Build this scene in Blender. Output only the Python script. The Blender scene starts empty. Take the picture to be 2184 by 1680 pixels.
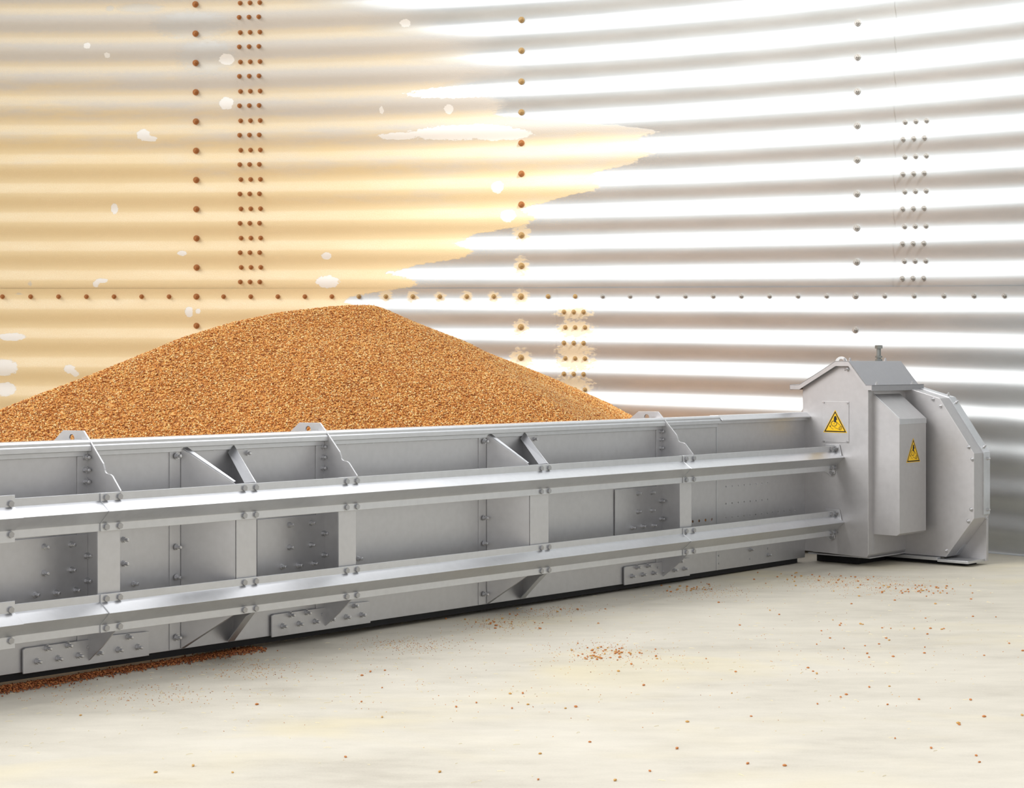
import bpy, bmesh, math, random
import numpy as np
from mathutils import Vector, Matrix
random.seed(7); rng = np.random.default_rng(11)
PI = math.pi
scene = bpy.context.scene
col = scene.collection

# ------------------------------------------------------------------ frames
EYE = .57                                   # camera height
U = Vector((.6529, .7574)); N = Vector((-.7574, .6529)); C0 = Vector((.9405, 4.95)); SL = -.00436
def W(s, d, h):                             # conveyor frame (along, away, up) -> world
    return Vector((C0.x + U.x*s + N.x*d, C0.y + U.y*s + N.y*d, h + SL*s))
DU = Vector((U.x, U.y, SL)).normalized(); DN = Vector((N.x, N.y, 0)); DZ = Vector((0, 0, 1))

P = .1016                                   # corrugation pitch
SX, SY, SR, T0, DA = -16.298618*P, 23.681661*P, 41.146997*P, .415153, .0235132
TILT = math.radians(1.5753)
def SILO(k, v, inw=0.0):                    # bin wall: k = bolt number round the ring, v = height in pitches
    th = T0 + DA*(k-19); r = SR - inw
    x = SX + r*math.sin(th); y = SY + r*math.cos(th); z = .0125 + v*P
    return Vector((x, y*math.cos(TILT) - z*math.sin(TILT), EYE + y*math.sin(TILT) + z*math.cos(TILT)))
AMP = .0057
def inward(v): return -AMP*math.cos(2*PI*v)

# ------------------------------------------------------------------ materials
def mat(name):
    m = bpy.data.materials.new(name); m.use_nodes = True
    return m, m.node_tree.nodes, m.node_tree.links, m.node_tree.nodes['Principled BSDF']
def lin(r, g, b):
    f = lambda c: (c/255/12.92 if c/255 <= .04045 else ((c/255+.055)/1.055)**2.4)
    return (f(r), f(g), f(b), 1)
def simple(name, c, rough=.5, metal=0.0):
    m, n, l, b = mat(name); b.inputs['Base Color'].default_value = c
    b.inputs['Roughness'].default_value = rough; b.inputs['Metallic'].default_value = metal
    return m
def noise(n, l, scale, detail=3, vec=None, rough=.5):
    t = n.new('ShaderNodeTexNoise'); t.inputs['Scale'].default_value = scale; t.inputs['Detail'].default_value = detail
    t.inputs['Roughness'].default_value = rough
    if vec is not None: l.new(vec, t.inputs['Vector'])
    return t
def mathn(n, l, op, a, b=None, c=None, clamp=False):
    t = n.new('ShaderNodeMath'); t.operation = op; t.use_clamp = clamp
    for i, x in enumerate((a, b, c)):
        if x is None: continue
        if isinstance(x, (int, float)): t.inputs[i].default_value = x
        else: l.new(x, t.inputs[i])
    return t.outputs[0]
def sstep(n, l, x, lo, hi, a=0.0, b=1.0):
    t = n.new('ShaderNodeMapRange'); t.interpolation_type = 'SMOOTHSTEP'
    l.new(x, t.inputs['Value'])
    for k, q in (('From Min', lo), ('From Max', hi), ('To Min', a), ('To Max', b)): t.inputs[k].default_value = q
    return t.outputs['Result']
def mixc(n, l, fac, a, b):
    t = n.new('ShaderNodeMix'); t.data_type = 'RGBA'
    for i, x in ((0, fac), (6, a), (7, b)):
        if isinstance(x, (int, float)): t.inputs[i].default_value = x
        elif isinstance(x, tuple): t.inputs[i].default_value = x
        else: l.new(x, t.inputs[i])
    return t.outputs[2]
def ramp(n, l, fac, stops):
    t = n.new('ShaderNodeValToRGB'); l.new(fac, t.inputs['Fac'])
    while len(t.color_ramp.elements) < len(stops): t.color_ramp.elements.new(.5)
    for e, (p, c) in zip(t.color_ramp.elements, stops): e.position = p; e.color = c
    return t.outputs['Color']
def mapping(n, l, vec, scale):
    t = n.new('ShaderNodeMapping'); t.inputs['Scale'].default_value = scale; l.new(vec, t.inputs['Vector'])
    return t.outputs['Vector']

def galv(name, base, rough, metal, spangle=.05, bump=.03):
    m, n, l, b = mat(name)
    tc = n.new('ShaderNodeTexCoord')
    a = noise(n, l, 70, 3, tc.outputs['Object']); c = noise(n, l, 6, 2, tc.outputs['Object'])
    f = mathn(n, l, 'ADD', mathn(n, l, 'MULTIPLY', a.outputs['Fac'], .6), mathn(n, l, 'MULTIPLY', c.outputs['Fac'], .4))
    lo = tuple(x*(1-spangle) for x in base[:3])+(1,); hi = tuple(min(1, x*(1+spangle)) for x in base[:3])+(1,)
    l.new(ramp(n, l, f, [(.3, lo), (.7, hi)]), b.inputs['Base Color'])
    l.new(sstep(n, l, f, .3, .7, rough-.02, rough+.03), b.inputs['Roughness'])
    b.inputs['Metallic'].default_value = metal
    fine = noise(n, l, 900, 2, tc.outputs['Object'])
    bm_ = n.new('ShaderNodeBump'); bm_.inputs['Strength'].default_value = bump; bm_.inputs['Distance'].default_value = .001
    l.new(fine.outputs['Fac'], bm_.inputs['Height']); l.new(bm_.outputs['Normal'], b.inputs['Normal'])
    return m
M_STEEL = galv('galvanised_sheet', (.585, .585, .597, 1), .42, .70)
M_RAIL = galv('galvanised_rail', (.61, .62, .64, 1), .36, .78)
M_HEAD = galv('galvanised_head', (.53, .52, .526, 1), .46, .58)
M_ROOF_SHADED = galv('galvanised_roof_shaded', (.40, .40, .42, 1), .46, .72)  # darker copy of the head metal, shade put into the roof colour
M_BOLT = simple('zinc_bolt', (.60, .60, .61, 1), .28, .85)
M_DARKBOLT = simple('grey_bolt', (.25, .26, .25, 1), .45, .6)
M_YELLOW = simple('sign_yellow', lin(246, 196, 12), .45)
M_BLACK = simple('sign_black', lin(26, 22, 16), .5)
M_SHADE = simple('gap_shade', (.012, .012, .013, 1), .8)  # black that stands in for shade under the beam and head
M_EYE = simple('painted_lug', (.72, .73, .73, 1), .5, .2)
M_WBOLT_T = simple('dusty_wall_bolt', lin(170, 112, 62), .8)
M_WBOLT_M = simple('zinc_wall_bolt', (.42, .40, .37, 1), .4, .8)
M_WBOLT_H = simple('stained_wall_bolt', lin(176, 146, 98), .6, .3)

# bin wall: galvanised corrugated sheet with a coat of grain dust towards the left
def wall_material():
    m, n, l, b = mat('dusty_corrugated_steel')
    uv = n.new('ShaderNodeUVMap'); uv.uv_map = 'ring'
    sep = n.new('ShaderNodeSeparateXYZ'); l.new(uv.outputs['UV'], sep.inputs[0])
    u, v = sep.outputs[0], sep.outputs[1]
    wide = noise(n, l, 1.0, 4, mapping(n, l, uv.outputs['UV'], (.35, 1.7, 1)), .6)
    fine = noise(n, l, 1.0, 4, mapping(n, l, uv.outputs['UV'], (5, 11, 1)), .65)
    grit = noise(n, l, 1.0, 2, mapping(n, l, uv.outputs['UV'], (26, 30, 1)), .6)
    wf = mathn(n, l, 'SUBTRACT', wide.outputs['Fac'], .5); ff = mathn(n, l, 'SUBTRACT', fine.outputs['Fac'], .5)
    gf = mathn(n, l, 'SUBTRACT', grit.outputs['Fac'], .5)
    # boundary of the dust as a function of height
    fc = n.new('ShaderNodeFloatCurve'); cv = fc.mapping.curves[0]
    pts = [(-8, 9), (-3, 10), (-1.2, 12.4), (-.2, 13.2), (.43, 14.1), (1.36, 16.2), (2.31, 18.5), (3.4, 20.9), (4.2, 22.9), (4.7, 23.4), (5.15, 24.2), (5.5, 21.0), (6.0, 18.6), (6.7, 17.0), (7.5, 17.3), (8.4, 16.4), (9.6, 13.6), (11, 10), (17, 4)]
    while len(cv.points) < len(pts): cv.points.new(.5, .5)
    for p_, (a, q) in zip(cv.points, pts): p_.location = ((a+8)/25, q/40); p_.handle_type = 'VECTOR'
    fc.mapping.update()
    l.new(mathn(n, l, 'DIVIDE', mathn(n, l, 'ADD', v, 8.0), 25.0), fc.inputs['Value'])
    ub = mathn(n, l, 'MULTIPLY', fc.outputs[0], 40.0)
    cyc = mathn(n, l, 'COSINE', mathn(n, l, 'MULTIPLY', mathn(n, l, 'SUBTRACT', v, .40), 2*PI))
    ub = mathn(n, l, 'MULTIPLY_ADD', cyc, .75, ub)
    ub = mathn(n, l, 'MULTIPLY_ADD', wf, 2.4, ub); ub = mathn(n, l, 'MULTIPLY_ADD', ff, 1.0, ub)
    soft = sstep(n, l, v, 5.5, 9, .10, 1.7)
    diff = mathn(n, l, 'SUBTRACT', ub, u)
    dust = mathn(n, l, 'ADD', mathn(n, l, 'DIVIDE', diff, mathn(n, l, 'MULTIPLY', soft, 2.0)), .5, clamp=True)
    # specks of dust feathering out from the edge along the ledges
    ledge = sstep(n, l, mathn(n, l, 'COSINE', mathn(n, l, 'MULTIPLY', mathn(n, l, 'SUBTRACT', v, .74), 2*PI)), .15, .75)
    near = sstep(n, l, diff, -3.2, 0, 0, .55)
    speck = mathn(n, l, 'MULTIPLY', mathn(n, l, 'MULTIPLY', sstep(n, l, gf, .04, .14), near), mathn(n, l, 'SUBTRACT', 1.0, ledge))
    dust = mathn(n, l, 'MAXIMUM', dust, mathn(n, l, 'MULTIPLY', speck, .6))
    # dust caught round the bolts near the heap, bare chips and scuffs: fields kept on the sheet, edges roughened here
    def patch(name, jag, inner):
        a = n.new('ShaderNodeAttribute'); a.attribute_name = name
        return sstep(n, l, mathn(n, l, 'MULTIPLY_ADD', ff, jag, a.outputs['Fac']), inner, 1.0, 1.0, 0.0)
    dust = mathn(n, l, 'MAXIMUM', dust, mathn(n, l, 'MULTIPLY', patch('halo', 3.5, .35), .7))
    white = patch('chip', 1.6, .8); bare = mathn(n, l, 'MAXIMUM', white, mathn(n, l, 'MULTIPLY', patch('scuff', 1.6, .25), .55))
    dust = mathn(n, l, 'MULTIPLY', dust, mathn(n, l, 'SUBTRACT', 1.0, mathn(n, l, 'MULTIPLY', bare, .93)))
    # dust colours
    band = mathn(n, l, 'ADD', mathn(n, l, 'MULTIPLY', ledge, .55), mathn(n, l, 'MULTIPLY', gf, 1.1))
    band = mathn(n, l, 'MULTIPLY_ADD', wf, .7, band)
    tan = ramp(n, l, band, [(0.0, lin(231, 210, 166)), (.35, lin(236, 216, 176)), (.62, lin(240, 223, 187)), (1.0, lin(246, 236, 208))])
    gv = mathn(n, l, 'MULTIPLY_ADD', wf, 6.0, v)
    gv = mathn(n, l, 'MULTIPLY_ADD', u, .12, gv)
    grey = sstep(n, l, gv, 4.6, 8.6, 0, 1)
    grey = mathn(n, l, 'MULTIPLY', grey, sstep(n, l, mathn(n, l, 'ADD', cyc, ff), -1.1, .4, .45, 1))
    dcol = mixc(n, l, grey, tan, lin(208, 203, 194))
    steel = ramp(n, l, mathn(n, l, 'ADD', wide.outputs['Fac'], mathn(n, l, 'MULTIPLY', gf, .12)), [(.3, (.52, .545, .555, 1)), (.7, (.60, .625, .635, 1))])
    l.new(mixc(n, l, mathn(n, l, 'MULTIPLY', white, .9), mixc(n, l, dust, steel, dcol), lin(240, 238, 232)), b.inputs['Base Color'])
    l.new(mathn(n, l, 'MULTIPLY', mathn(n, l, 'MULTIPLY', mathn(n, l, 'SUBTRACT', 1.0, dust), mathn(n, l, 'SUBTRACT', 1.0, white)), .6), b.inputs['Metallic'])
    r_ = n.new('ShaderNodeMix'); l.new(dust, r_.inputs[0]); r_.inputs[2].default_value = .4; r_.inputs[3].default_value = .92
    l.new(r_.outputs[0], b.inputs['Roughness'])
    bp = n.new('ShaderNodeBump'); bp.inputs['Distance'].default_value = .0012; l.new(mathn(n, l, 'MULTIPLY', dust, .5), bp.inputs['Strength'])
    l.new(mathn(n, l, 'ADD', grit.outputs['Fac'], dust), bp.inputs['Height']); l.new(bp.outputs['Normal'], b.inputs['Normal'])
    return m
M_WALL = wall_material()

def floor_material():
    m, n, l, b = mat('dusty_concrete')
    tc = n.new('ShaderNodeTexCoord'); o = tc.outputs['Object']
    st = noise(n, l, 1, 5, mapping(n, l, o, (1.6, 3.4, 1)), .66); st2 = noise(n, l, 1, 5, mapping(n, l, o, (7, 16, 1)), .66)
    gr = noise(n, l, 260, 3, o); ye = noise(n, l, 1, 3, mapping(n, l, o, (1.7, 2.4, 1)), .55); ye.inputs['Distortion'].default_value = .6
    f = mathn(n, l, 'ADD', mathn(n, l, 'MULTIPLY', st.outputs['Fac'], .62), mathn(n, l, 'MULTIPLY', st2.outputs['Fac'], .38))
    f = mathn(n, l, 'MULTIPLY_ADD', mathn(n, l, 'SUBTRACT', gr.outputs['Fac'], .5), .12, f)
    c = ramp(n, l, f, [(.30, lin(184, 177, 162)), (.46, lin(206, 200, 185)), (.6, lin(217, 211, 196)), (.75, lin(224, 219, 206))])
    c = mixc(n, l, sstep(n, l, ye.outputs['Fac'], .5, .78, 0, .6), c, lin(226, 213, 172))
    l.new(c, b.inputs['Base Color']); b.inputs['Roughness'].default_value = .62
    bp = n.new('ShaderNodeBump'); bp.inputs['Strength'].default_value = .12; bp.inputs['Distance'].default_value = .002
    l.new(gr.outputs['Fac'], bp.inputs['Height']); l.new(bp.outputs['Normal'], b.inputs['Normal'])
    return m
M_FLOOR = floor_material()

def grain_material(name, stops, noise_base=False):
    m, n, l, b = mat(name)
    if noise_base:
        tc = n.new('ShaderNodeTexCoord'); t = n.new('ShaderNodeTexVoronoi'); t.inputs['Scale'].default_value = 230; l.new(tc.outputs['Object'], t.inputs['Vector'])
        bp = n.new('ShaderNodeBump'); bp.inputs['Distance'].default_value = .003; bp.invert = True; l.new(t.outputs['Distance'], bp.inputs['Height']); l.new(bp.outputs['Normal'], b.inputs['Normal'])
        s = n.new('ShaderNodeSeparateColor'); l.new(t.outputs['Color'], s.inputs[0]); fac = s.outputs[0]
    else:
        g = n.new('ShaderNodeNewGeometry'); fac = g.outputs['Random Per Island']
    l.new(ramp(n, l, fac, stops), b.inputs['Base Color']); b.inputs['Roughness'].default_value = .5
    return m
G = [(0, lin(150, 80, 26)), (.25, lin(214, 138, 58)), (.55, lin(236, 168, 86)), (.82, lin(248, 200, 116)), (1, lin(255, 234, 178))]
M_GRAIN = grain_material('wheat_kernels', G)
M_GBASE = grain_material('wheat_heap', [(0, lin(150, 84, 30)), (.5, lin(222, 150, 70)), (1, lin(246, 196, 112))], True)
M_SPILL = grain_material('spilled_wheat', [(0, lin(110, 56, 26)), (.5, lin(176, 96, 46)), (1, lin(206, 140, 80))])
M_KERNEL = simple('wheat_kernel', lin(196, 124, 62), .5)
M_KERNEL2 = simple('pale_wheat_kernel', lin(206, 160, 88), .5)
M_STRAW = simple('straw', lin(238, 226, 190), .7)

# ------------------------------------------------------------------ building
ROOT = W(-1.4, .2, 0); ROOT.z = 0
def link(o, parent=None, loc=None):
    col.objects.link(o)
    if parent is not None: o.parent = parent
    if loc is not None: o.location = loc
    return o
def tag(o, label=None, cat=None, group=None, kind=None):
    if label: o['label'] = label
    if cat: o['category'] = cat
    if group: o['group'] = group
    if kind: o['kind'] = kind
    return o
class MB:
    """collects faces given in a frame and links them as one mesh"""
    def __init__(self, f=W): self.v = []; self.f = []; self.mi = []; self.fr = f
    def add(self, vs, fs, mi=0):
        b = len(self.v); self.v += [self.fr(*p) for p in vs]; self.f += [tuple(i+b for i in q) for q in fs]; self.mi += [mi]*len(fs)
    def box(self, a, b, mi=0):
        (x0, y0, z0), (x1, y1, z1) = a, b
        self.add([(x0, y0, z0), (x1, y0, z0), (x1, y1, z0), (x0, y1, z0), (x0, y0, z1), (x1, y0, z1), (x1, y1, z1), (x0, y1, z1)],
                 [(0, 3, 2, 1), (4, 5, 6, 7), (0, 1, 5, 4), (1, 2, 6, 5), (2, 3, 7, 6), (3, 0, 4, 7)], mi)
    def prism(self, poly, lo, hi, axis='s', mi=0):
        """poly of 2-d points swept along an axis: 's' -> (d,h), 'd' -> (s,h), 'h' -> (s,d)"""
        n = len(poly)
        mk = {'s': lambda p, t: (t, p[0], p[1]), 'd': lambda p, t: (p[0], t, p[1]), 'h': lambda p, t: (p[0], p[1], t)}[axis]
        vs = [mk(p, lo) for p in poly] + [mk(p, hi) for p in poly]
        self.add(vs, [tuple(range(n))[::-1], tuple(range(n, 2*n))] + [(i, (i+1) % n, (i+1) % n+n, i+n) for i in range(n)], mi)
    def sheet(self, line, t, lo, hi, axis='s', mi=0):
        """an open polyline thickened by t to its left, swept along an axis, quad by quad"""
        L = [Vector(p) for p in line]; off = []
        for i, p in enumerate(L):
            ds = []
            if i > 0: ds.append((p-L[i-1]).normalized())
            if i < len(L)-1: ds.append((L[i+1]-p).normalized())
            ns = [Vector((-q.y, q.x)) for q in ds]; nn = sum(ns, Vector((0, 0))).normalized()
            off.append(p + nn*(t/max(.3, nn.dot(ns[0]))))
        self.prism([tuple(p) for p in L] + [tuple(p) for p in off[::-1]], lo, hi, axis, mi)
    def slab(self, q, t):
        """a quad given by 4 frame points, thickened by t along its normal"""
        p = [self.fr(*x) for x in q]; nn = (p[1]-p[0]).cross(p[2]-p[0]).normalized()*t
        b = len(self.v); self.v += p + [x+nn for x in p]; n = len(p)
        fs = [tuple(range(n))[::-1], tuple(range(n, 2*n))] + [(i, (i+1) % n, (i+1) % n+n, i+n) for i in range(n)]
        self.f += [tuple(i+b for i in f_) for f_ in fs]; self.mi += [0]*len(fs)
    def holed(self, outer, holes, lo, hi, axis):
        """a plate with round holes: outer 2-d polygon, holes (x, y, r)"""
        bm = bmesh.new(); mk = {'s': lambda p, t: (t, p[0], p[1]), 'd': lambda p, t: (p[0], t, p[1])}[axis]
        loops = [outer] + [[(x+r*math.cos(a*PI/5), y+r*math.sin(a*PI/5)) for a in range(10)] for x, y, r in holes]
        es = []
        for lp in loops:
            vs = [bm.verts.new((p[0], p[1], 0)) for p in lp]
            es += [bm.edges.new((vs[i], vs[(i+1) % len(vs)])) for i in range(len(vs))]
        bmesh.ops.triangle_fill(bm, edges=es, use_beauty=True)
        bm.verts.index_update(); V2 = [(v.co.x, v.co.y) for v in bm.verts]; F2 = [tuple(v.index for v in f_.verts) for f_ in bm.faces]; bm.free()
        n = len(V2); fs = [f_ for f_ in F2] + [tuple(i+n for i in f_[::-1]) for f_ in F2]; b = 0
        for lp in loops:
            m = len(lp); fs += [(b+i, b+(i+1) % m, b+(i+1) % m+n, b+i+n) for i in range(m)]; b += m
        self.add([mk(p, lo) for p in V2] + [mk(p, hi) for p in V2], fs)
    def build(self, name, mats, parent=None, origin=None, bevel=0.0, smooth=False):
        o0 = origin if origin is not None else (ROOT if parent is not None else Vector((0, 0, 0)))
        me = bpy.data.meshes.new(name); me.from_pydata([v-o0 for v in self.v], [], self.f)
        for q in (mats if isinstance(mats, list) else [mats]): me.materials.append(q)
        if any(self.mi): me.polygons.foreach_set('material_index', self.mi)
        bm = bmesh.new(); bm.from_mesh(me); bmesh.ops.recalc_face_normals(bm, faces=bm.faces); bm.to_mesh(me); bm.free()
        if smooth: me.polygons.foreach_set('use_smooth', [True]*len(me.polygons))
        o = bpy.data.objects.new(name, me); link(o, parent)
        if parent is None: o.location = o0
        if bevel:
            b = o.modifiers.new('edge', 'BEVEL'); b.width = bevel; b.segments = 2; b.limit_method = 'ANGLE'; b.angle_limit = math.radians(35)
        return o
def cyl(bm, r, z0, z1, n=12, r1=None, rot=0.0):
    r1 = r if r1 is None else r1
    a = [bm.verts.new((r*math.cos(2*PI*i/n+rot), r*math.sin(2*PI*i/n+rot), z0)) for i in range(n)]
    b = [bm.verts.new((r1*math.cos(2*PI*i/n+rot), r1*math.sin(2*PI*i/n+rot), z1)) for i in range(n)]
    bm.faces.new(a[::-1]); bm.faces.new(b)
    for i in range(n): bm.faces.new((a[i], a[(i+1) % n], b[(i+1) % n], b[i]))
def bolt_mesh(name, m, washer=(.0064, .0014), hexa=(.0054, .0042), stub=(.003, .004)):
    bm = bmesh.new(); z = 0
    if washer: cyl(bm, washer[0], 0, washer[1], 16); z = washer[1]
    cyl(bm, hexa[0], z, z+hexa[1], 6, rot=.3); z += hexa[1]
    if stub: cyl(bm, stub[0], z, z+stub[1], 10); z += stub[1]; cyl(bm, stub[0], z, z+.001, 10, stub[0]*.7)
    me = bpy.data.meshes.new(name); bm.to_mesh(me); bm.free(); me.materials.append(m); return me
M_HEX = simple('dull_zinc_bolt', (.40, .40, .41, 1), .3, .85)
B_HEX = bolt_mesh('hex_bolt', M_HEX, (.0066, .0014), (.0056, .0046), None)
B_STUD = bolt_mesh('stud_bolt', M_BOLT, (.0060, .0012), (.0050, .0044), (.0031, .0065))
B_SMALL = bolt_mesh('small_bolt', M_BOLT, None, (.0026, .0022), None)
B_PAN = bolt_mesh('guard_bolt', M_BOLT, (.0052, .001), (.0042, .0034), (.0024, .003))
def bolt(me, parent, p, direction, name='bolt', scale=1.0):
    o = bpy.data.objects.new(name, me); link(o, parent)
    o.rotation_mode = 'QUATERNION'; o.rotation_quaternion = (Matrix.Rotation(random.uniform(0, 1), 4, 'Z').to_quaternion() if False else direction.to_track_quat('Z', 'Y'))
    o.location = p - ROOT; o.scale = (scale,)*3
    return o
def bolts(me, parent, pts, d=None, direction=None, name='bolt'):
    for q in pts:
        p = W(q[0], d, q[1]) if d is not None else W(*q)
        bolt(me, parent, p, direction if direction is not None else -DN, name)

# ------------------------------------------------------------------ the conveyor
conv = bpy.data.objects.new('grain_conveyor', None); link(conv, None, ROOT); conv.empty_display_size = .1
tag(conv, 'long galvanised steel chain conveyor with bolted rails and boxed drive head lying on the floor', 'conveyor')
BEV = .0006
WEB = .195
JOINTS = [-2.357, -1.788, -.657]
# side panels of the trough, one per bolted section
ends = [-3.4] + JOINTS
for a, b in zip(ends[:-1], ends[1:]):
    m = MB(); m.box((a+.002, WEB, .0138), (b-.002, WEB+.0025, .392)); m.box((a+.002, WEB+.0025, .0138), (b-.002, .305, .0165))
    panel = m.build('side_panel', M_STEEL, conv, bevel=BEV)
    if b == -2.357: bolts(B_STUD, panel, [(-2.363, .375), (-2.363, .3528), (-2.363, .3323)], WEB-.003)
    if b == -1.788: bolts(B_STUD, panel, [(-1.793, .3737), (-1.793, .3531), (-1.793, .3318), (-2.277, .2243), (-2.277, .1816), (-2.255, .1436), (-1.989, .3686), (-2.161, .0358)], WEB)
    if b == -.657: bolts(B_STUD, panel, [(-.663, .3729), (-.663, .3533), (-.663, .3327), (-1.691, .1444), (-1.141, .369)], WEB)
hol = [(-.377+.0277*i, .2237, .0024) for i in range(8)] + [(-.377+.0277*i, .1803, .0024) for i in range(8)] + [(-.377+.0274*i, .1446, .0016) for i in range(8)] + [(-.16+.028*i, .1446, .0026) for i in range(5)] + [(-.523+.0277*i, .1442, .0038) for i in range(4)]
m = MB(); m.holed([(-.655, .0138), (.0, .0138), (.0, .392), (-.655, .392)], hol, WEB, WEB+.0025, 'd'); m.box((-.655, WEB+.0025, .0138), (.0, .305, .0165))
panel = m.build('side_panel', M_STEEL, conv)
bolts(B_STUD, panel, [(-.267, .0552), (-.183, .0346)], WEB); bolts(B_SMALL, panel, [(-.183, .0514), (-.409, .0506), (-.409, .031), (-.267, .0313)], WEB, name='rivet')
m = MB(); m.box((-.4205, WEB-.0012, .0138), (-.4165, WEB, .378)); m.build('panel_seam', M_RAIL, conv)
m = MB(); m.box((-3.4, .305, .0138), (.0, .3075, .392)); m.build('rear_panel', M_STEEL, conv, bevel=BEV)
# vertical angle strips beside the joints
for j in JOINTS:
    m = MB(); m.box((j-.022, WEB-.003, .04), (j+.0005, WEB, .377)); m.build('joint_strip', M_STEEL, conv, bevel=BEV)
# top lip: two folded strips and the leg below
def lip(a, b, kind=0):
    m = MB()
    if kind == 0:
        m.sheet([(.215, .4035), (.187, .4035), (.1845, .4008), (.1845, .3963)], -.002, a, b)
        m.sheet([(.194, .3953), (.1825, .3953), (.1815, .3942), (.1815, .3862)], -.002, a, b)
        m.sheet([(.1925, .3858), (.1925, .377)], -.002, a, b)
        m.box((a, .1885, .3862), (b, .1945, .3952))
    else:
        m.sheet([(.215, .4045), (.19, .4045), (.178, .3945), (.178, .3925)], -.002, a, b)
        m.box((a, .186, .385), (b, .195, .3925))
    o = m.build('top_lip', M_RAIL, conv, bevel=BEV)
    if kind == 0:
        x = max(a+.06, -2.72)
        while x < b-.03:
            t = MB(); t.box((x, .1917, .3763), (x+.004, .1926, .380)); t.build('weld_tab', M_RAIL, o); x += .075
    return o
lip(-3.4, -2.3585); lip(-2.3575, -1.7895); lip(-1.7885, -.6585); lip(-.6575, -.419); lip(-.421, .004, 1)
# stiffening rails: V-shaped hat profile with two bolt flanges
def rail(a, b, dh, off, m_=M_RAIL, grow=0.0, name='stiffener_rail'):
    pr = [(.105, .3188+grow), (.105, .3035), (.082, .2885), (.105, .268), (.105, .2532-grow)]
    m = MB(); m.sheet([(d-off, h-dh) for d, h in pr], -.0028, a, b)
    return m.build(name, m_, conv, bevel=BEV)
BPAIR = {0: [-2.57], 1: [-2.388, -2.36, -2.078, -2.05, -1.817, -1.789, -1.228, -1.202], 2: [-.69, -.659, -.029, -.008]}
for dh, tilt in ((0, 0), (.173, 0)):
    for i, (a, b, off) in enumerate([(-3.4, -2.385, 0), (-2.399, -.69, .003), (-.701, .0, .006)]):
        r = rail(a, b, dh, off)
        rows = (.3108-dh, .2604-dh)
        pts = [(s, h) for s in BPAIR[i] for h in rows]
        if i: bolts(B_HEX, r, pts, .105-off-.0005, name='rail_bolt')
        if i == 2: bolts(B_SMALL, r, [(-.63+.028*k, h) for k in range(5) for h in rows], .105-off, name='rivet')
    s_ = rail(-3.4, -2.571, dh, .004, grow=.006, name='rail_sleeve')
    bolts(B_HEX, s_, [(-2.58, .3108-dh), (-2.58, .2604-dh)], .1005, name='rail_bolt')
# transverse frame plates with lifting lugs
edge = [(.185, .404), (.147, .3655), (.143, .3565), (.1425, .3535), (.1405, .3505), (.137, .3488), (.127, .3475), (.122, .3455), (.0985, .3205), (.0985, .3165), (.109, .3165), (.109, .083), (.128, .066), (.150, .047), (.190, .018), (.290, .018), (.290, .4015), (.263, .4202), (.203, .4212)]
for j in JOINTS:
    m = MB(); m.holed(edge, [(.2375, .4065, .0075)], j-.0015, j+.0015, 's')
    fp = m.build('frame_plate', M_STEEL, conv, bevel=.0004)
    m = MB(); m.box((j-.042, .1075, .079), (j+.005, .1105, .3185)); m.build('plate_flange', M_STEEL, fp, bevel=BEV)
    o = MB(); o.slab([(j-.0018, .208, .4045), (j-.0018, .226, .4045), (j-.0018, .221, .4075), (j-.0018, .209, .4085)], .0008); o.build('weld_bead', M_BOLT, fp)
# hat-shaped brackets between the joints
for c in (-2.161, -1.313):
    m = MB()
    q = lambda a, d: (c+a, d)
    T_, B_, TR, BR = .384, .0155, .3192, .0815
    e = -.0145 if c > -2 else 0
    m.slab([(c-.014, .193, B_), (c+.013, .193, B_), (c+.013, .193, T_), (c-.014, .193, T_)], -.0022)
    m.slab([(c+.013, .193, B_), (c+.070+e, .108, BR), (c+.070+e, .108, TR), (c+.013, .193, T_)], .0024)
    m.slab([(c+.070+e, .108, BR), (c+.118, .108, BR), (c+.118, .108, TR), (c+.070+e, .108, TR)], .0024)
    m.slab([(c+.118, .108, BR), (c+.138, .193, B_), (c+.138, .193, T_), (c+.118, .108, TR)], .0024)
    m.slab([(c+.138, .193, B_), (c+.176, .193, B_), (c+.176, .193, T_), (c+.138, .193, T_)], -.0022)
    br = m.build('spacer_bracket', M_STEEL, conv, bevel=.0004)
    f_ = MB(); f_.slab([(c+.013, .193, T_), (c+.068+e, .111, TR+.002), (c+.075+e, .114, TR+.003), (c+.024, .193, T_+.001)], .0018); f_.build('turned_edge', M_RAIL, br, bevel=.0003)
    f_ = MB(); f_.slab([(c+.118, .108, TR), (c+.138, .190, T_), (c+.124, .192, T_-.013), (c+.104, .122, TR-.002)], .0018); f_.build('turned_edge', M_RAIL, br, bevel=.0003)
    f_ = MB(); f_.slab([(c+.118, .108, BR), (c+.138, .190, B_), (c+.122, .190, B_), (c+.106, .122, BR-.011)], .0018); f_.build('turned_edge', M_RAIL, br, bevel=.0003)
    f_ = MB(); f_.slab([(c+.013, .193, B_), (c+.068+e, .111, BR-.002), (c+.074+e, .114, BR-.003), (c+.020, .193, B_-.001)], .0018); f_.build('turned_edge', M_RAIL, br, bevel=.0003)
    bolts(B_STUD, br, [(c, .3697), (c, .2029), (c, .1475), (c, .0375)], .1905)
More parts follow.
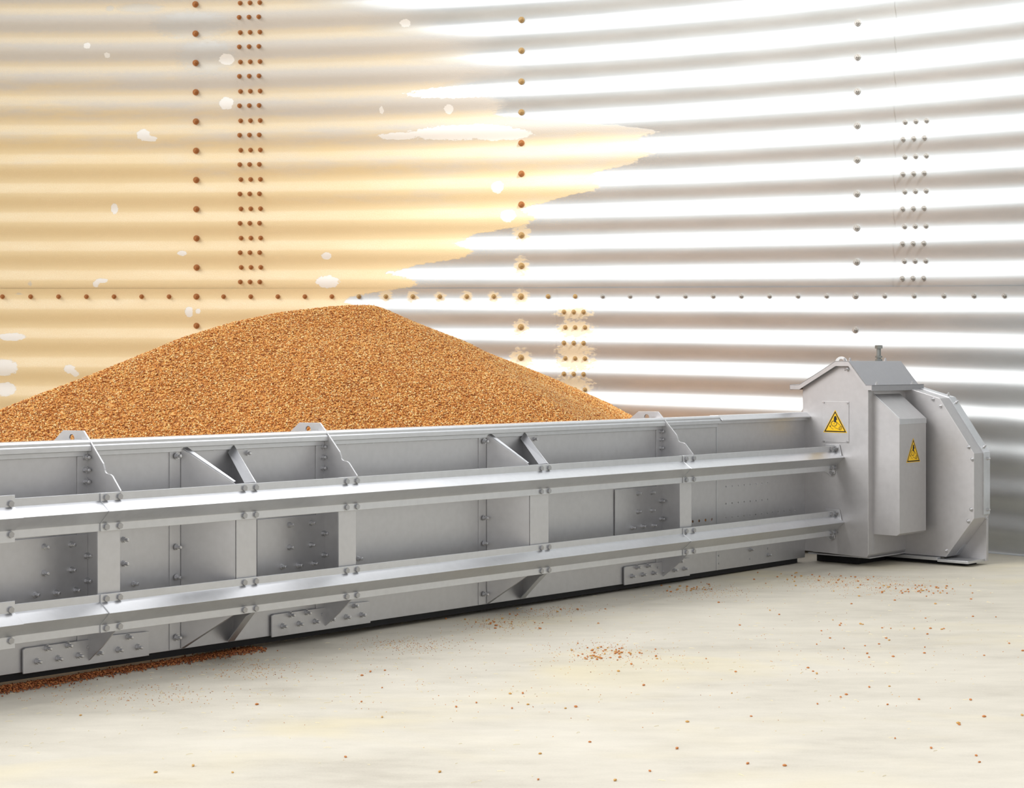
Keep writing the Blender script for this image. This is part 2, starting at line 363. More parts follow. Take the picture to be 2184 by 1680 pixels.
# splice plates between the rails
for s0, s1, pts in [(-2.75, -2.3585, [(-2.449, .2245), (-2.394, .2245), (-2.361, .2022), (-2.449, .1795), (-2.393, .1804), (-2.361, .1587), (-2.468, .1442), (-2.426, .1435), (-2.384, .1445)]),
                    (-1.965, -1.779, [(-1.883, .2253), (-1.826, .2253), (-1.792, .2024), (-1.883, .1815), (-1.826, .1819), (-1.792, .1599), (-1.902, .1457), (-1.86, .145), (-1.819, .1453)]),
                    (-.845, -.648, [(-.758, .227), (-.702, .2262), (-.665, .2037), (-.758, .1831), (-.702, .1831), (-.665, .1602), (-.781, .1463), (-.74, .147), (-.696, .1464)])]:
    m = MB(); m.box((s0, .1905, .1), (s1, .1935, .2405)); o = m.build('splice_plate', M_STEEL, conv, bevel=BEV); bolts(B_STUD, o, pts, .1905)
# base plates along the bottom edge
for s0 in (-2.493, -1.930, -.812):
    s1 = s0+.2675; k = .0016 if s0 > -2 else 0; k = .0036 if s0 > -1 else k
    m = MB(); m.holed([(s0, .0118), (s1, .0118), (s1, .0555), (s1-.085, .0575), (s1-.09, .0555), (s0+.006, .0555), (s0, .053)], [], .1885, .192, 'd')
    o = m.build('base_plate', M_STEEL, conv, bevel=BEV)
    bolts(B_STUD, o, [(s0+.048, .0507), (s0+.091, .0507), (s0+.221, .0509)] + [(s0+.028+.0428*i, .0303+k*.3) for i in range(6)], .1885)
    bolts(B_SMALL, o, [(s0+.132, .0426)], .1885, name='rivet')
for s in (-3.1, -2.05, -1.25, -.35):
    m = MB(); m.box((s, .270, .0005-SL*s), (s+.06, .304, .0145)); m.build('skid_foot', M_STEEL, conv)
m = MB(); m.box((-3.4, .2, .0012), (-.03, .212, .0139)); m.v = [Vector((v.x, v.y, max(v.z, .0012))) for v in m.v]; m.build('shade_strip', M_SHADE, conv)  # black strip added in place of the shadow gap below the trough
# rail end brackets on the head face
for dh in (0, .173):
    m = MB(); m.holed([(.128, .3225-dh), (.0855, .3225-dh), (.0775, .2905-dh), (.0775, .288-dh), (.1, .26-dh), (.1, .244-dh), (.112, .238-dh), (.135, .252-dh)], [], -.0045, -.0012, 's')
    o = m.build('rail_bracket', M_STEEL, conv, bevel=BEV)
    bolts(B_HEX, o, [(-.0045, .0945, .312-dh), (-.0045, .108, .2475-dh)], None, -DU, 'rail_bolt')

# ---- drive head box
m = MB()
pr = [(0, .034), (.0, .483), (.052, .5435), (.092, .5435), (.202, .4805), (.202, .0395), (.196, .032), (.006, .0265)]
m.prism(pr, 0.0, .245)
head = m.build('head_box', M_HEAD, conv, bevel=.0012)
m = MB(); m.box((.025, -.0012, .034), (.0262, 0, .468)); m.box((.008, .0, .0235), (.215, .19, .0265)); m.build('box_seam', M_STEEL, head)
bolts(B_PAN, head, [(.039, .4357), (.034, .1435)], 0.0, name='head_bolt')
bolt(B_PAN, head, W(-.0005, .0625, .5235), -DU, 'head_bolt'); bolt(B_SMALL, head, W(-.0005, .0715, .5225), -DU, 'head_bolt')
m = MB(); m.box((-.0015, .058, .328), (0, .141, .4375)); o = m.build('access_plate', M_HEAD, head, bevel=.0005)
bolts(B_SMALL, o, [(-.0015, .135, .434), (-.0015, .0625, .434), (-.0015, .135, .331), (-.0015, .0625, .331)], None, -DU, 'head_bolt')
# roof with folded rim
m = MB(); prof = [(.2345, .4815), (.2055, .4815), (.092, .5455), (.052, .5455), (-.001, .4825), (-.0185, .4825)]
m.sheet(prof, .002, -.0135, .267)
RIM = .0135
m.sheet([(-.0185, .4825), (-.0185, .4668)], .0016, -.0135, .267); m.sheet([(.2345, .4668), (.2345, .4815)], .0016, -.0135, .267)
roof = m.build('head_roof', M_ROOF_SHADED, conv, bevel=.0003)
for s in (-.0135, .2654):
    m = MB()
    for (d0, h0), (d1, h1) in zip(prof[:-1], prof[1:]):
        L = math.hypot(d1-d0, h1-h0); g = RIM
        k = .0004
        m.add([(s, d0, h0), (s, d1, h1), (s, d1+(k if d1 < .07 else -k), h1-g), (s, d0+(k if d0 < .07 else -k), h0-g), (s+.0016, d0, h0), (s+.0016, d1, h1), (s+.0016, d1+(k if d1 < .07 else -k), h1-g), (s+.0016, d0+(k if d0 < .07 else -k), h0-g)],
              [(0, 1, 2, 3), (7, 6, 5, 4), (0, 4, 5, 1), (1, 5, 6, 2), (2, 6, 7, 3), (3, 7, 4, 0)])
    m.build('roof_rim', M_HEAD, roof)
bolts(B_PAN, roof, [(.024, -.010, .4825), (.216, -.010, .4825), (.0, .072, .5455), (.05, .085, .5455), (.23, .08, .5455), (.05, .222, .4815)], None, DZ, 'roof_bolt')
# tensioning bolt standing on the ridge
bm = bmesh.new(); cyl(bm, .0062, -.002, .034, 14); cyl(bm, .0098, .0, .0058, 6); cyl(bm, .0098, .009, .0142, 6); cyl(bm, .0105, .034, .0425, 6); cyl(bm, .0105, .0425, .0437, 6, .008)
me = bpy.data.meshes.new('tension_bolt'); bm.to_mesh(me); bm.free(); me.materials.append(M_DARKBOLT)
bolt(me, roof, W(.177, .07, .5455), DZ, 'tension_bolt')
m = MB(); a_ = [(.117+.019*math.cos(t*PI/8), .541+.0165*math.sin(t*PI/8)) for t in range(16)]
m.holed(a_, [(.117, .543, .008)], .058, .061, 's'); m.build('lifting_eye', M_EYE, roof, bevel=.0005)
# bearing cover on the side of the box
m = MB()
m.prism([(0, .458), (-.078, .3935), (-.078, .0925), (-.070, .0868), (0, .0868)], .0255, .169)
cover = m.build('bearing_cover', M_HEAD, conv, bevel=.0008)
m = MB(); m.box((.0255, -.0792, .3795), (.169, -.078, .3935)); m.sheet([(-.0785, .3942), (0, .459)], .0015, .0245, .027); m.build('cover_lip', M_RAIL, cover, bevel=.0003)
# belt guard: octagonal pan across the conveyor behind the box
gf = [(.012, .4775), (-.103, .4465), (-.2035, .3015), (-.2035, .129), (-.1215, .0215), (.40, .0215), (.40, .129), (.40, .3015), (.30, .4465), (.19, .4775)]
m = MB(); m.prism(gf, .198, .281); guard = m.build('belt_guard', M_HEAD, conv, bevel=.0012)
bolts(B_PAN, guard, [(.198, -.083, .4435), (.198, -.105, .4250), (.198, -.188, .3182), (.198, -.1985, .2863), (.198, -.1955, .1531), (.198, -.187, .1215), (.198, -.1225, .0388), (.198, .02, .03)], None, -DU, 'guard_bolt')
m = MB()
ring = [(.10, .5005), (.012, .480), (-.1045, .4487), (-.2065, .3022), (-.2065, .1375), (-.1235, .0225)]
for a, b in zip(ring[:-1], ring[1:]):
    pa, pb = Vector(a), Vector(b); t = (pb-pa).normalized(); nn = Vector((-t.y, t.x)); cc = Vector((.1, .25))
    if nn.dot(cc-pa) < 0: nn = -nn
    m.prism([a, b, tuple(pb+nn*.009), tuple(pa+nn*.009)], .248, .284)
band = m.build('guard_band', M_RAIL, guard, bevel=.0006)
def rimbolt(a, b, t, s):
    pa, pb = Vector(a), Vector(b); p = pa+(pb-pa)*t; d = (pb-pa).normalized(); nn = Vector((-d.y, d.x))
    if nn.dot(Vector((.1, .25))-pa) > 0: nn = -nn
    bolt(B_PAN, band, W(s, p.x, p.y), (DN*nn.x + DZ*nn.y).normalized(), 'guard_bolt')
for i, ts in ((1, (.88,)), (2, (.1, .9)), (3, (.1, .93)), (4, (.08,))):
    for t in ts: rimbolt(ring[i], ring[i+1], t, .268)
m = MB(); m.prism([(.38, .0105), (-.202, .0105), (-.202, .16), (-.19, .17), (.38, .17)], .272, .2835)
m.build('guard_foot', M_HEAD, guard, bevel=.0008)
m = MB(); m.box((.180, -.105, .0125), (.2, .06, .0205)); m.box((.180, -.196, .0095), (.275, -.105, .0165)); m.build('base_angle', M_RAIL, guard, bevel=.0006)
m = MB(); m.box((.206, -.175, .0014), (.268, .3, .0104)); m.build('shade_block', M_SHADE, guard)  # black block added as the shade beneath the guard
m = MB(); m.box((.05, .06, .0012), (.196, .188, .0264)); m.build('shade_block', M_SHADE, head)  # black block filling in the shade beneath the head box

# ---- triangular hazard signs
def sign(parent, place, label):
    """place(x, y, lift): sign plane, x right and y up in sign widths, origin at the middle of the base"""
    m = MB(lambda x, y, z: place(x, y, z))
    H_ = .92
    def tri(g): return [(-.5*g, H_*.36*(1-g)), (.5*g, H_*.36*(1-g)), (0, H_*.36*(1-g)+H_*g)]
    def poly(p, z, mi):
        n = len(p); m.add([(x, y, z) for x, y in p], [tuple(range(n))], mi)
    def quads(pa, pb, z, mi):
        n = len(pa); m.add([(x, y, z) for x, y in pa+pb], [(i, (i+1) % n, (i+1) % n+n, i+n) for i in range(n)], mi)
    g = tri(1.06); m.add([(x, y, 0) for x, y in g] + [(x, y, .6) for x, y in g], [(0, 1, 2), (3, 4, 5), (0, 1, 4, 3), (1, 2, 5, 4), (2, 0, 3, 5)], 0)
    quads(tri(.985), tri(.835), .75, 1)
    S = lambda x, y: ((x-435)/403., (520-y)/403.*(.92/.98))
    def ring_(cx, cy, r, w, z=.75, a0=0, a1=2*PI, n=28):
        p = [a0+(a1-a0)*i/n for i in range(n+1)]
        for q, w_ in zip(p[:-1], p[1:]):
            m.add([S(cx+r*math.cos(q), cy+r*math.sin(q))+(z,), S(cx+r*math.cos(w_), cy+r*math.sin(w_))+(z,), S(cx+(r-w)*math.cos(w_), cy+(r-w)*math.sin(w_))+(z,), S(cx+(r-w)*math.cos(q), cy+(r-w)*math.sin(q))+(z,)], [(0, 1, 2, 3)], 1)
    def line_(a, b, w):
        a, b = Vector(a), Vector(b); t = (b-a).normalized(); nn = Vector((-t.y, t.x))*w/2
        poly([S(*(a+nn)), S(*(b+nn)), S(*(b-nn)), S(*(a-nn))], .75, 1)
    ring_(415, 362, 56, 8); ring_(415, 362, 44, 3); ring_(417, 365, 10, 5); ring_(530, 443, 31, 6); ring_(530, 443, 19, 4); ring_(530, 443, 7, 6)
    line_((462, 335), (556, 422), 7); line_((420, 434), (532, 478), 7)
    poly([S(*p) for p in [(418, 232), (436, 218), (455, 226), (464, 262), (480, 298), (462, 286), (456, 300), (452, 340), (430, 342), (416, 330), (412, 300), (410, 280)]], .8, 1)
    ring_(425, 390, 82, 6, a0=PI*.58, a1=PI*.94, n=12)
    poly([S(*p) for p in [(343, 384), (335, 425), (361, 426)]], .78, 1)
    o = m.build('warning_sign', [M_YELLOW, M_BLACK], parent); tag(o, label)
sw = .069
sign(head, lambda x, y, z: W(-.0016-.0008*z, .0995-x*sw, .3553+y*sw*.90), 'yellow triangle warning of a hand drawn into a belt, on the front face of the box')
sign(cover, lambda x, y, z: W(.0985+x*sw, -.0782-.0008*z, .279+y*sw*.945), 'yellow triangle warning of a hand drawn into a belt, on the narrow bearing cover')

# ------------------------------------------------------------------ bin wall
HALOS = [(19, 0, .34, .3), (19, -1, .33, .32), (19.0, -2.1, .5, .45), (21, -.55, .75, .22), (21, -1.05, .75, .35), (21, -1.75, .8, .3), (21, -2.1, .8, .35), (20.9, -2.85, .9, .35),
                 (18, 0, .25, .22), (17, 0, .25, .22), (16, 0, .25, .2), (15, 0, .25, .22), (14, .05, .3, .25), (19, 1, .32, .35), (19, 2.1, .36, .35)]
CHIPS = [(4.02, 3.03, .14, .2), (5.1, 5.56, .25, .2), (5.35, 5.42, .3, .1), (3.55, .55, .25, .09), (3.35, .42, .12, .1), (11.86, .5, .45, .22), (11.82, 1.37, .2, .13), (13.86, 6.25, .1, .14), (16.34, 6.2, .19, .17), (18.16, 3.58, .24, .22),
             (18.54, 2.64, .3, .22), (14.73, 9.11, .22, .14), (3.09, 8.62, .14, .12), (3.8, 8.3, .12, .1), (6.76, -.53, .16, .2), (7.1, -.5, .1, .1), (.35, -1.39, .5, .14), (.05, -2.45, .5, .3), (.1, -3.2, .4, .25), (2.41, -2.5, .22, .16), (2.6, -2.65, .15, .12), (8.13, 8.1, .3, .2), (8.13, 6.6, .28, .22), (6.5, 1.49, .18, .1),
             (16.9, 5.42, 2.1, .26), (14.5, 5.36, .8, .13), (18.3, 5.3, 1.2, .2), (17.0, 6.75, 2.3, .22), (6.9, 9.3, 1.7, .6), (7.4, 8.2, 1.3, .75), (5.0, 9.9, 1.0, .2), (3.9, 9.9, .2, .12), (1.0, .45, .1, .12), (.6, .1, .2, .05)]
def field(blobs, uv):
    f = np.full(len(uv), 6.0)
    for cu, cv_, ru, rv in blobs: f = np.minimum(f, ((uv[:, 0]-cu)/ru)**2+((uv[:, 1]-cv_)/rv)**2)
    return f
wall = bpy.data.objects.new('wall_back', None); link(wall, None, SILO(19, -7)); tag(wall, 'curved corrugated steel wall of the grain bin, dusty on the left', None, None, 'structure')
WO = wall.location.copy()
def sheet(k0, k1, v0, v1, inw):
    nk = max(2, int((k1-k0)/(.09 if k0 < 40 and k1 > -3 else .5))); nv = int((v1-v0)*16)
    vs = []; uvs = []
    for j in range(nv+1):
        v = v0+(v1-v0)*j/nv
        for i in range(nk+1):
            k = k0+(k1-k0)*i/nk; p = SILO(k, v, inward(v)+inw)
            if p.z < 0: p = p + (SILO(k, v+1, 0)-SILO(k, v, 0))*(-p.z/P)
            vs.append(p-WO); uvs.append((k, v))
    fs = [(j*(nk+1)+i, j*(nk+1)+i+1, (j+1)*(nk+1)+i+1, (j+1)*(nk+1)+i) for j in range(nv) for i in range(nk)]
    me = bpy.data.meshes.new('wall_sheet'); me.from_pydata(vs, [], fs); me.materials.append(M_WALL)
    uv = me.uv_layers.new(name='ring')
    uv.data.foreach_set('uv', [c for f in fs for i in f for c in uvs[i]])
    ua = np.array(uvs)
    for nm_, bl_ in (('halo', HALOS), ('chip', CHIPS[:28]), ('scuff', CHIPS[28:])):
        me.attributes.new(nm_, 'FLOAT', 'POINT').data.foreach_set('value', field(bl_, ua).astype(np.float32))
    me.polygons.foreach_set('use_smooth', [True]*len(fs))
    o = bpy.data.objects.new('wall_sheet', me); link(o, wall)
    so = o.modifiers.new('gauge', 'SOLIDIFY'); so.thickness = .0012; so.offset = 0; so.use_rim = False
    return o
KU = [-15.2, 8.56, 32.33, 58]; KL = [-27.4, -3.4, 20.36, 44.1, 58]
upper = [sheet(a, b+(1.1 if b < 58 else 0), -.35, 18, .0018*i) for i, (a, b) in enumerate(zip(KU[:-1], KU[1:]))]
lower = [sheet(a, b+(1.1 if b < 58 else 0), -7.9, .27, .004+.0018*i) for i, (a, b) in enumerate(zip(KL[:-1], KL[1:]))]
def wbolt_mesh(nm, m, r):
    bm = bmesh.new(); cyl(bm, r*1.25, -.002, .002, 14, r*1.15); cyl(bm, r*.82, .002, .0075, 6); cyl(bm, r*.42, .0075, .012, 10)
    me = bpy.data.meshes.new(nm); bm.to_mesh(me); bm.free(); me.materials.append(m); return me
WB = {(q, r): wbolt_mesh('wall_bolt_'+q, m_, r) for q, m_ in (('dusty', M_WBOLT_T), ('stained', M_WBOLT_H), ('clean', M_WBOLT_M)) for r in (.0066, .0088)}
def wall_bolt(k, v, r=.0066):
    par = (upper, KU) if v > .2 else (lower, KL)
    i = max(q for q in range(len(par[0])) if k >= par[1][q]); par = par[0][i]
    edge_ = 13.2 + 2.3*max(0, v)*(1 if v < 4.3 else .8) if v > -.3 else 8
    q = 'dusty' if k < edge_-.4 else ('stained' if k < max(edge_+3, 21.5) and v < 5 else 'clean')
    if v > 5.6 and k >= 19: q = 'stained' if k < 20 else 'clean'
    inw = inward(v)+.0045 if v > .2 else inward(v)+.008
    th = T0+DA*(k-19); nrm = Vector((-math.sin(th), -math.cos(th), 0))
    o = bpy.data.objects.new('wall_bolt', WB[(q, r)]); link(o, par); o.location = SILO(k, v, inw)-WO
    o.rotation_mode = 'QUATERNION'; o.rotation_quaternion = nrm.to_track_quat('Z', 'Y')
for k in range(-2, 39): wall_bolt(k, 0, .0088 if k in (7, 19, 31) else .0066)
for k in (7, 19, 31):
    for v in range(-3, 11):
        if v: wall_bolt(k, v, .0088)
for kc, rows in ((9, [.5+.5*i for i in range(20)]), (33, [.5+.5*i for i in range(10)]), (21, [-.5-.5*i for i in range(7)])):
    for v in rows:
        for dk in (-.36, 0, .36): wall_bolt(kc+dk, v)

# ------------------------------------------------------------------ floor
fl = bpy.data.meshes.new('floor'); fl.from_pydata([(-14, -9, 0), (14, -9, 0), (14, 11, 0), (-14, 11, 0)], [], [(0, 1, 2, 3)]); fl.materials.append(M_FLOOR)
tag(link(bpy.data.objects.new('floor', fl)), 'pale dusty concrete floor', None, None, 'structure')

# ------------------------------------------------------------------ grain
def kernels(pos, nrm, L=.0034, Rr=.0017, spread=.5):
    """one mesh array of elongated kernels at pos, lying roughly along the surface"""
    n = len(pos)
    t = rng.normal(size=(n, 3)); t -= nrm*(t*nrm).sum(1, keepdims=True)*(1-spread*rng.random((n, 1))); t /= np.linalg.norm(t, axis=1, keepdims=True)
    a = np.cross(t, rng.normal(size=(n, 3))); a /= np.linalg.norm(a, axis=1, keepdims=True); b = np.cross(t, a)
    l = (L*rng.uniform(.8, 1.15, (n, 1))); r = (Rr*rng.uniform(.8, 1.15, (n, 1)))
    v = np.stack([pos+t*l, pos-t*l, pos+a*r, pos+b*r, pos-a*r, pos-b*r], 1).reshape(-1, 3)
    f = np.array([(0, 2, 3), (0, 3, 4), (0, 4, 5), (0, 5, 2), (1, 3, 2), (1, 4, 3), (1, 5, 4), (1, 2, 5)])
    f = (f[None]+6*np.arange(n)[:, None, None]).reshape(-1, 3)
    return v, f
def tri_mesh(name, v, f, m, parent=None):
    me = bpy.data.meshes.new(name); me.vertices.add(len(v)); me.vertices.foreach_set('co', v.astype(np.float32).ravel())
    me.loops.add(len(f)*3); me.polygons.add(len(f)); me.loops.foreach_set('vertex_index', f.astype(np.int32).ravel())
    me.polygons.foreach_set('loop_start', np.arange(0, len(f)*3, 3, dtype=np.int32))
    me.polygons.foreach_set('use_smooth', np.ones(len(f), dtype=bool)); me.update(); me.validate(); me.materials.append(m)
    o = bpy.data.objects.new(name, me); link(o, parent); return o
RS = np.array([-3.6, -2.6, -1.824, -1.693, -1.557, -1.414, -1.265, -1.107, -.942, -.769, -.68, -.604, -.56, -.49, -.271, .027, .327, .613, .75, .95])
RH = np.array([.0, .20, .424, .467, .508, .554, .604, .643, .672, .691, .697, .699, .690, .668, .607, .529, .447, .369, .28, .02])-.002
DR = 1.25
ph = rng.uniform(0, 6.28, 24); fx = rng.normal(0, 9, 24); fy = rng.normal(0, 9, 24)
def lumps(s, d): return sum(np.cos(fx[i]*s+fy[i]*d+ph[i]) for i in range(24))*.0016
def heap(s, d):
    rh = np.interp(s, RS, RH)
    a = np.abs(d-DR); rise = np.where(d > DR, .72, .43)*(np.sqrt(a*a+.03**2)-.03)
    return np.maximum(rh - rise + lumps(s, d)*np.minimum(1, a/.15), -.02)
def wall_d(s):                              # how far the heap may reach before the bin wall
    d = 1.2
    while d < 3.2:
        p = W(s, d, .4); x, y = p.x-SX, p.y-SY
        if math.hypot(x, y) > SR-.09: break
        d += .02
    return d-.02
ss = np.linspace(-3.6, 1.45, 190); nd = 90
vs = []; fs = []
for i, s in enumerate(ss):
    dm = min(2.9, wall_d(s)); d = .335+(dm-.335)*np.linspace(0, 1, nd)**1.0
    h = heap(np.full(nd, s), d)
    for dd, hh in zip(d, h): vs.append(W(s, dd, max(hh, .0)-SL*s if hh <= 0 else hh))
vs = np.array([tuple(v) for v in vs])
q = [(i*nd+j, (i+1)*nd+j, (i+1)*nd+j+1, i*nd+j+1) for i in range(len(ss)-1) for j in range(nd-1)]
fs = np.array([t for a, b, c, d in q for t in ((a, b, c), (a, c, d))])
keep = vs[fs][:, :, 2].max(1) > .001
pile = tri_mesh('grain_heap', vs, fs[keep], M_GBASE)
tag(pile, 'large orange-brown heap of wheat grain piled between the conveyor and the bin wall', 'grain', None, 'stuff')
NG = 270000
s = rng.uniform(-2.75, .95, NG); d = .34+rng.random(NG)**1.05*(DR+.10-.34); h = heap(s, d)
ok = h > np.where(s < -2.2, .02, .05); s, d, h = s[ok], d[ok], h[ok]
e = 1e-3; gs = (heap(s+e, d)-heap(s-e, d))/(2*e); gd = (heap(s, d+e)-heap(s, d-e))/(2*e)
nr = -gs[:, None]*np.array([U.x, U.y, 0])-gd[:, None]*np.array([N.x, N.y, 0])+np.array([0, 0, 1.]); nr /= np.linalg.norm(nr, axis=1, keepdims=True)
pos = np.stack([C0.x+U.x*s+N.x*d, C0.y+U.y*s+N.y*d, h+SL*s], 1)+nr*rng.uniform(.0, .0028, (len(s), 1))
v, f = kernels(pos, nr, .0037, .0019); tag(tri_mesh('loose_kernels', v, f, M_GRAIN, pile), None, None, None, 'stuff')
# grain left inside the trough behind the holes
n = 6000; s = rng.uniform(-.62, -.36, n); d = .1985+.10*rng.random(n)**2.2; h = .156-1.3*np.abs(s+.49)**1.5-.25*(d-.2)-.06*rng.random(n)**2+rng.normal(0, .002, n)
pos = np.stack([C0.x+U.x*s+N.x*d, C0.y+U.y*s+N.y*d, np.maximum(h, .022)+SL*s], 1); v, f = kernels(pos, np.tile([0, 0, 1.], (n, 1)), .0036, .002)
tag(tri_mesh('trough_grain', v, f, M_GRAIN), 'orange grain left inside the trough, seen through four small holes near the head', 'grain', None, 'stuff')
# spilled line under the near end
n = 8000; s = -2.95+rng.random(n)**1.7*1.0
cen = np.interp(s, [-3, -2.5, -2.2, -1.9], [.172, .186, .193, .2]); wd = np.interp(s, [-3, -2.5, -2.2, -1.95], [.020, .014, .012, .016])
off = rng.normal(0, 1, n); d = cen+off*wd; h = np.maximum(0, np.interp(s, [-3, -2.5, -2.0], [.010, .007, .002])*np.exp(-off**2/2))*rng.random(n)+.0018
pos = np.stack([C0.x+U.x*s+N.x*d, C0.y+U.y*s+N.y*d, h], 1); v, f = kernels(pos, np.tile([0, 0, 1.], (n, 1)), .003, .0016)
tag(tri_mesh('grain_spill', v, f, M_SPILL), 'dark line of spilled wheat on the floor under the bottom edge of the conveyor', 'grain', None, 'stuff')

def floor_pt(x, y):                         # where a sight line meets the floor
    D = EYE*4000./(y-750.); return Vector(((x-1092.)/4000.*D, D, 0))
# single kernels lying about on the floor
spots = [(1253, 1382), (1262, 1404), (1275, 1402), (1305, 1388), (1314, 1386), (1322, 1393), (1345, 1397), (1364, 1393), (1369, 1394), (1399, 1400), (1401, 1405), (1317, 1408), (1319, 1432), (1326, 1383), (1398, 1385), (1506, 1405), (1569, 1433),
         (1800, 1383), (1835, 1331), (1840, 1332), (1791, 1334), (1816, 1288), (2013, 1341), (2099, 1398), (2070, 1493), (1897, 1464), (1854, 1466), (1960, 1492), (1893, 1503), (1793, 1487), (1742, 1437), (1734, 1432), (2044, 1543), (2046, 1546), (2099, 1529), (2180, 1526), (1986, 1596), (2082, 1612), (2089, 1626), (1909, 1575),
         (1126, 1503), (1228, 1508), (1206, 1511), (1092, 1511), (1088, 1480), (1115, 1479), (1373, 1462), (1152, 1608), (1148, 1663), (1312, 1665), (1386, 1645), (1258, 1583), (1444, 1597), (1466, 1540), (1602, 1528), (172, 1526), (548, 1503), (737, 1615), (412, 1634), (332, 1648), (496, 1648), (815, 1530), (815, 1467), (771, 1497), (790, 1433), (821, 1430), (772, 1441), (938, 1647), (1016, 1499), (973, 1508), (1152, 1341), (1150, 1340), (1218, 1325), (1232, 1300), (1196, 1300), (1189, 1305), (1291, 1299), (1276, 1330), (1642, 1302), (1662, 1311), (1815, 1230), (1709, 1229), (1824, 1231), (2071, 1278), (1922, 1261), (1995, 1288), (2124, 1316), (2075, 1315)]
for cx_, cy_, sx_, sy_, n in [(1300, 1390, 40, 10, 26), (1265, 1403, 12, 3, 14), (1470, 1253, 30, 6, 26), (1060, 1325, 40, 10, 26), (1960, 1256, 40, 6, 46), (1750, 1232, 60, 12, 34), (1900, 1330, 170, 60, 34), (1650, 1400, 260, 90, 34), (1150, 1300, 90, 14, 24), (1540, 1240, 80, 14, 20), (600, 1430, 260, 35, 16), (1330, 1480, 420, 90, 26), (930, 1345, 60, 14, 20)]:
    for _ in range(n): spots.append((random.gauss(cx_, sx_), random.gauss(cy_, sy_)))
bm = bmesh.new(); bmesh.ops.create_uvsphere(bm, u_segments=10, v_segments=7, radius=1)
for v_ in bm.verts: v_.co = Vector((v_.co.x*.0032*(1-.12*v_.co.z), v_.co.y*.0017, v_.co.z*.0015+.0015)); 
for v_ in bm.verts:
    if abs(v_.co.y) < .0005 and v_.co.z > .0024: v_.co.z -= .0004
me_k = bpy.data.meshes.new('wheat_kernel'); bm.to_mesh(me_k); bm.free(); me_k.materials.append(M_KERNEL)
for p_ in me_k.polygons: p_.use_smooth = True
me_k2 = me_k.copy(); me_k2.materials[0] = M_KERNEL2
placed = 0
for x, y in spots:
    bot = 1441-.147*x if x < 1650 else 1205
    if y < bot+14 or y < 1212 or y > 1676 or not -5 < x < 2190: continue
    if placed >= 296: break
    pale = random.random() < .3
    o = bpy.data.objects.new('wheat_kernel', me_k2 if pale else me_k); link(o, None, floor_pt(x, y)); o.rotation_euler.z = random.uniform(0, 6.28); k = random.uniform(.75, 1.15); o.scale = (k, k, k)
    tag(o, 'single pale wheat kernel lying loose on the concrete floor' if pale else 'single reddish-brown wheat kernel lying loose on the concrete floor', 'grain', 'pale loose kernels on the floor' if pale else 'reddish-brown loose kernels on the floor')
    placed += 1
# fine chaff and straw
vv = []; ff = []
for _ in range(520):
    x, y = random.uniform(0, 2184), 1230+abs(random.gauss(0, 190))
    bot = 1441-.147*x if x < 1650 else 1205
    if y < bot+10 or y > 1678: y = bot+25+random.random()*160
    p = floor_pt(x, y); a = random.uniform(0, 6.28); L = random.uniform(.003, .012); w = .00035; bend = random.uniform(-.6, .6)
    p0 = p; b = len(vv); rows = []
    for i in range(4):
        t = a+bend*i/3; dirv = Vector((math.cos(t), math.sin(t), 0)); sd = Vector((-dirv.y, dirv.x, 0))*w
        z = Vector((0, 0, .0003+.0012*math.sin(i/3*PI)*random.random()))
        vv += [p0+sd+z, p0-sd+z, p0+z+Vector((0, 0, .0006))]; p0 = p0+dirv*L/3
    for i in range(3):
        q = b+3*i
        for m_, n_ in ((0, 1), (1, 2), (2, 0)): ff.append((q+m_, q+n_, q+3+n_, q+3+m_))
me = bpy.data.meshes.new('chaff'); me.from_pydata(vv, [], ff); me.materials.append(M_STRAW)
tag(link(bpy.data.objects.new('chaff', me)), 'fine pale chaff and straw bits scattered over the concrete floor', 'chaff', None, 'stuff')

# grain dust: specks too small and many to count
n_ = 2600; pts_ = []
cl = [(530, 1425, 70, 14), (300, 1480, 120, 14), (1060, 1330, 50, 12), (880, 1375, 60, 10), (1180, 1300, 60, 8), (1890, 1250, 70, 12), (1780, 1240, 60, 10), (1300, 1390, 60, 14), (1000, 1420, 300, 60), (1700, 1360, 300, 80), (1500, 1262, 60, 8)]
while len(pts_) < n_:
    q = random.choice(cl); x, y = random.gauss(q[0], q[2]), random.gauss(q[1], q[3])
    if y < max((1441-.147*x if x < 1650 else 1205)+24, 1212) or y > 1660 or not 0 < x < 2184: continue
    pts_.append(tuple(floor_pt(x, y)+Vector((0, 0, .0006))))
pts_ = np.array(pts_); v, f = kernels(pts_, np.tile([0, 0, 1.], (n_, 1)), .0013, .0007)
tag(tri_mesh('grain_dust', v, f, M_GRAIN), 'sprinkling of tiny broken grain specks over the concrete floor', 'grain', None, 'stuff')

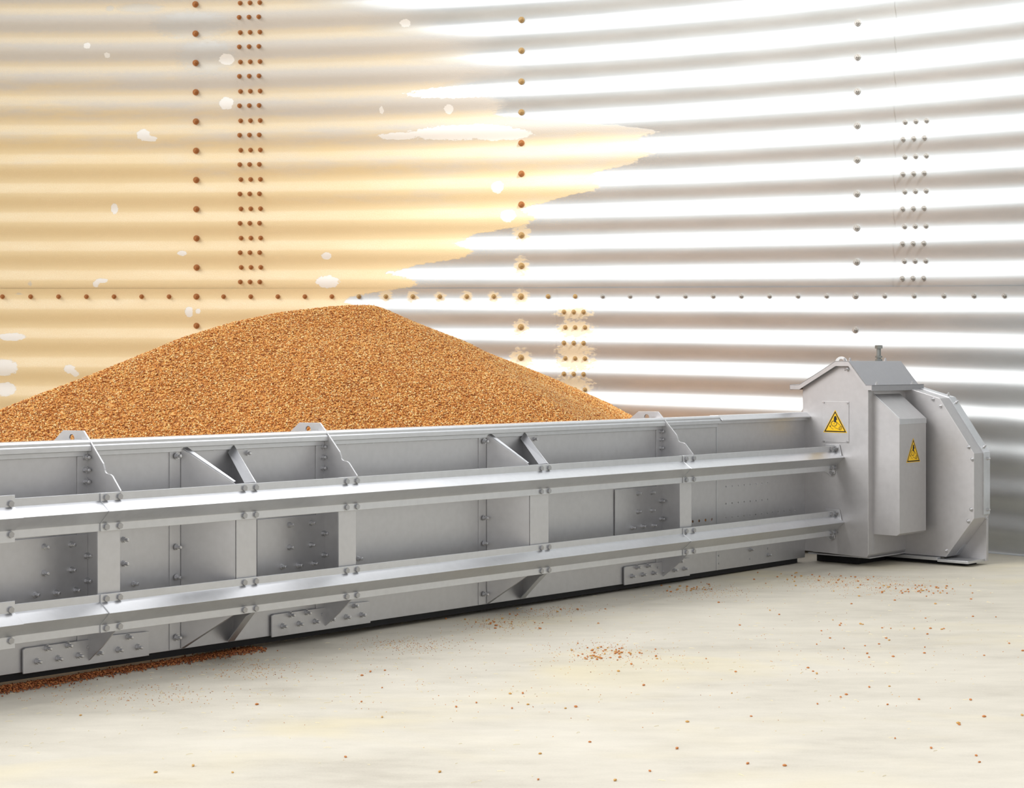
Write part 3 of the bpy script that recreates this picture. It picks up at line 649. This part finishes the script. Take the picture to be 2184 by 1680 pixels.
# ------------------------------------------------------------------ light
wd_ = bpy.data.worlds.new('sky'); scene.world = wd_; wd_.use_nodes = True
n, l = wd_.node_tree.nodes, wd_.node_tree.links; bg = n['Background']
tc = n.new('ShaderNodeTexCoord'); sp = n.new('ShaderNodeSeparateXYZ'); l.new(tc.outputs['Generated'], sp.inputs[0])
fac = mathn(n, l, 'MULTIPLY_ADD', sp.outputs[2], .5, .5)
l.new(ramp(n, l, fac, [(0, (.32, .32, .32, 1)), (.5, (.56, .56, .575, 1)), (.62, (.58, .58, .595, 1)), (.8, (.62, .62, .635, 1)), (1, (.60, .60, .615, 1))]), bg.inputs['Color'])
dp = n.new('ShaderNodeVectorMath'); dp.operation = 'DOT_PRODUCT'; l.new(tc.outputs['Generated'], dp.inputs[0]); dp.inputs[1].default_value = Vector((.28, .64, .715)).normalized()
lobe = sstep(n, l, dp.outputs['Value'], .80, .97, 0, 2.7)          # extra bright patch added to the sky to whiten the rail tops
ad = n.new('ShaderNodeVectorMath'); ad.operation = 'ADD'; cb = n.new('ShaderNodeCombineXYZ')
for i in range(3): l.new(lobe, cb.inputs[i])
l.new(bg.inputs['Color'].links[0].from_socket, ad.inputs[0]); l.new(cb.outputs[0], ad.inputs[1]); l.new(ad.outputs[0], bg.inputs['Color']); bg.inputs['Strength'].default_value = 1.08
sl = bpy.data.lights.new('daylight', 'SUN'); sl.energy = 2.15; sl.angle = math.radians(35); sl.color = (1, .985, .96)
so_ = link(bpy.data.objects.new('daylight', sl), None, Vector((-3, -3, 4))); so_.rotation_euler = Vector((.75, .38, -.52)).to_track_quat('-Z', 'Y').to_euler()

hl = bpy.data.lights.new('wall_fill_spot', 'SPOT'); hl.energy = 1100; hl.spot_size = math.radians(38); hl.spot_blend = 1; hl.shadow_soft_size = .3  # unseen spot, added to bleach the upper right of the wall
ho = link(bpy.data.objects.new('wall_fill_spot', hl), None, Vector((1.7, 2.6, 3.6))); ho.rotation_euler = (Vector((1.15, 5.6, 1.75))-Vector((1.7, 2.6, 3.6))).to_track_quat('-Z', 'Y').to_euler()
cam = bpy.data.cameras.new('camera'); cam.sensor_width = 36; cam.sensor_fit = 'HORIZONTAL'; cam.lens = 4000/2184*36; cam.shift_y = -90/2184; cam.clip_start = .05
co = bpy.data.objects.new('camera', cam); link(co, None, Vector((0, 0, EYE))); co.rotation_euler = (PI/2, 0, 0); scene.camera = co
scene.view_settings.view_transform = 'Standard'; scene.view_settings.look = 'None'; scene.view_settings.exposure = .06; scene.view_settings.gamma = 1; scene.view_settings.use_curve_mapping = False

cy = scene.cycles
cy.max_bounces = 8; cy.diffuse_bounces = 4; cy.glossy_bounces = 4; cy.transmission_bounces = 0; cy.caustics_reflective = True; cy.caustics_refractive = False
cy.use_adaptive_sampling = True; cy.adaptive_threshold = .03; cy.use_denoising = True
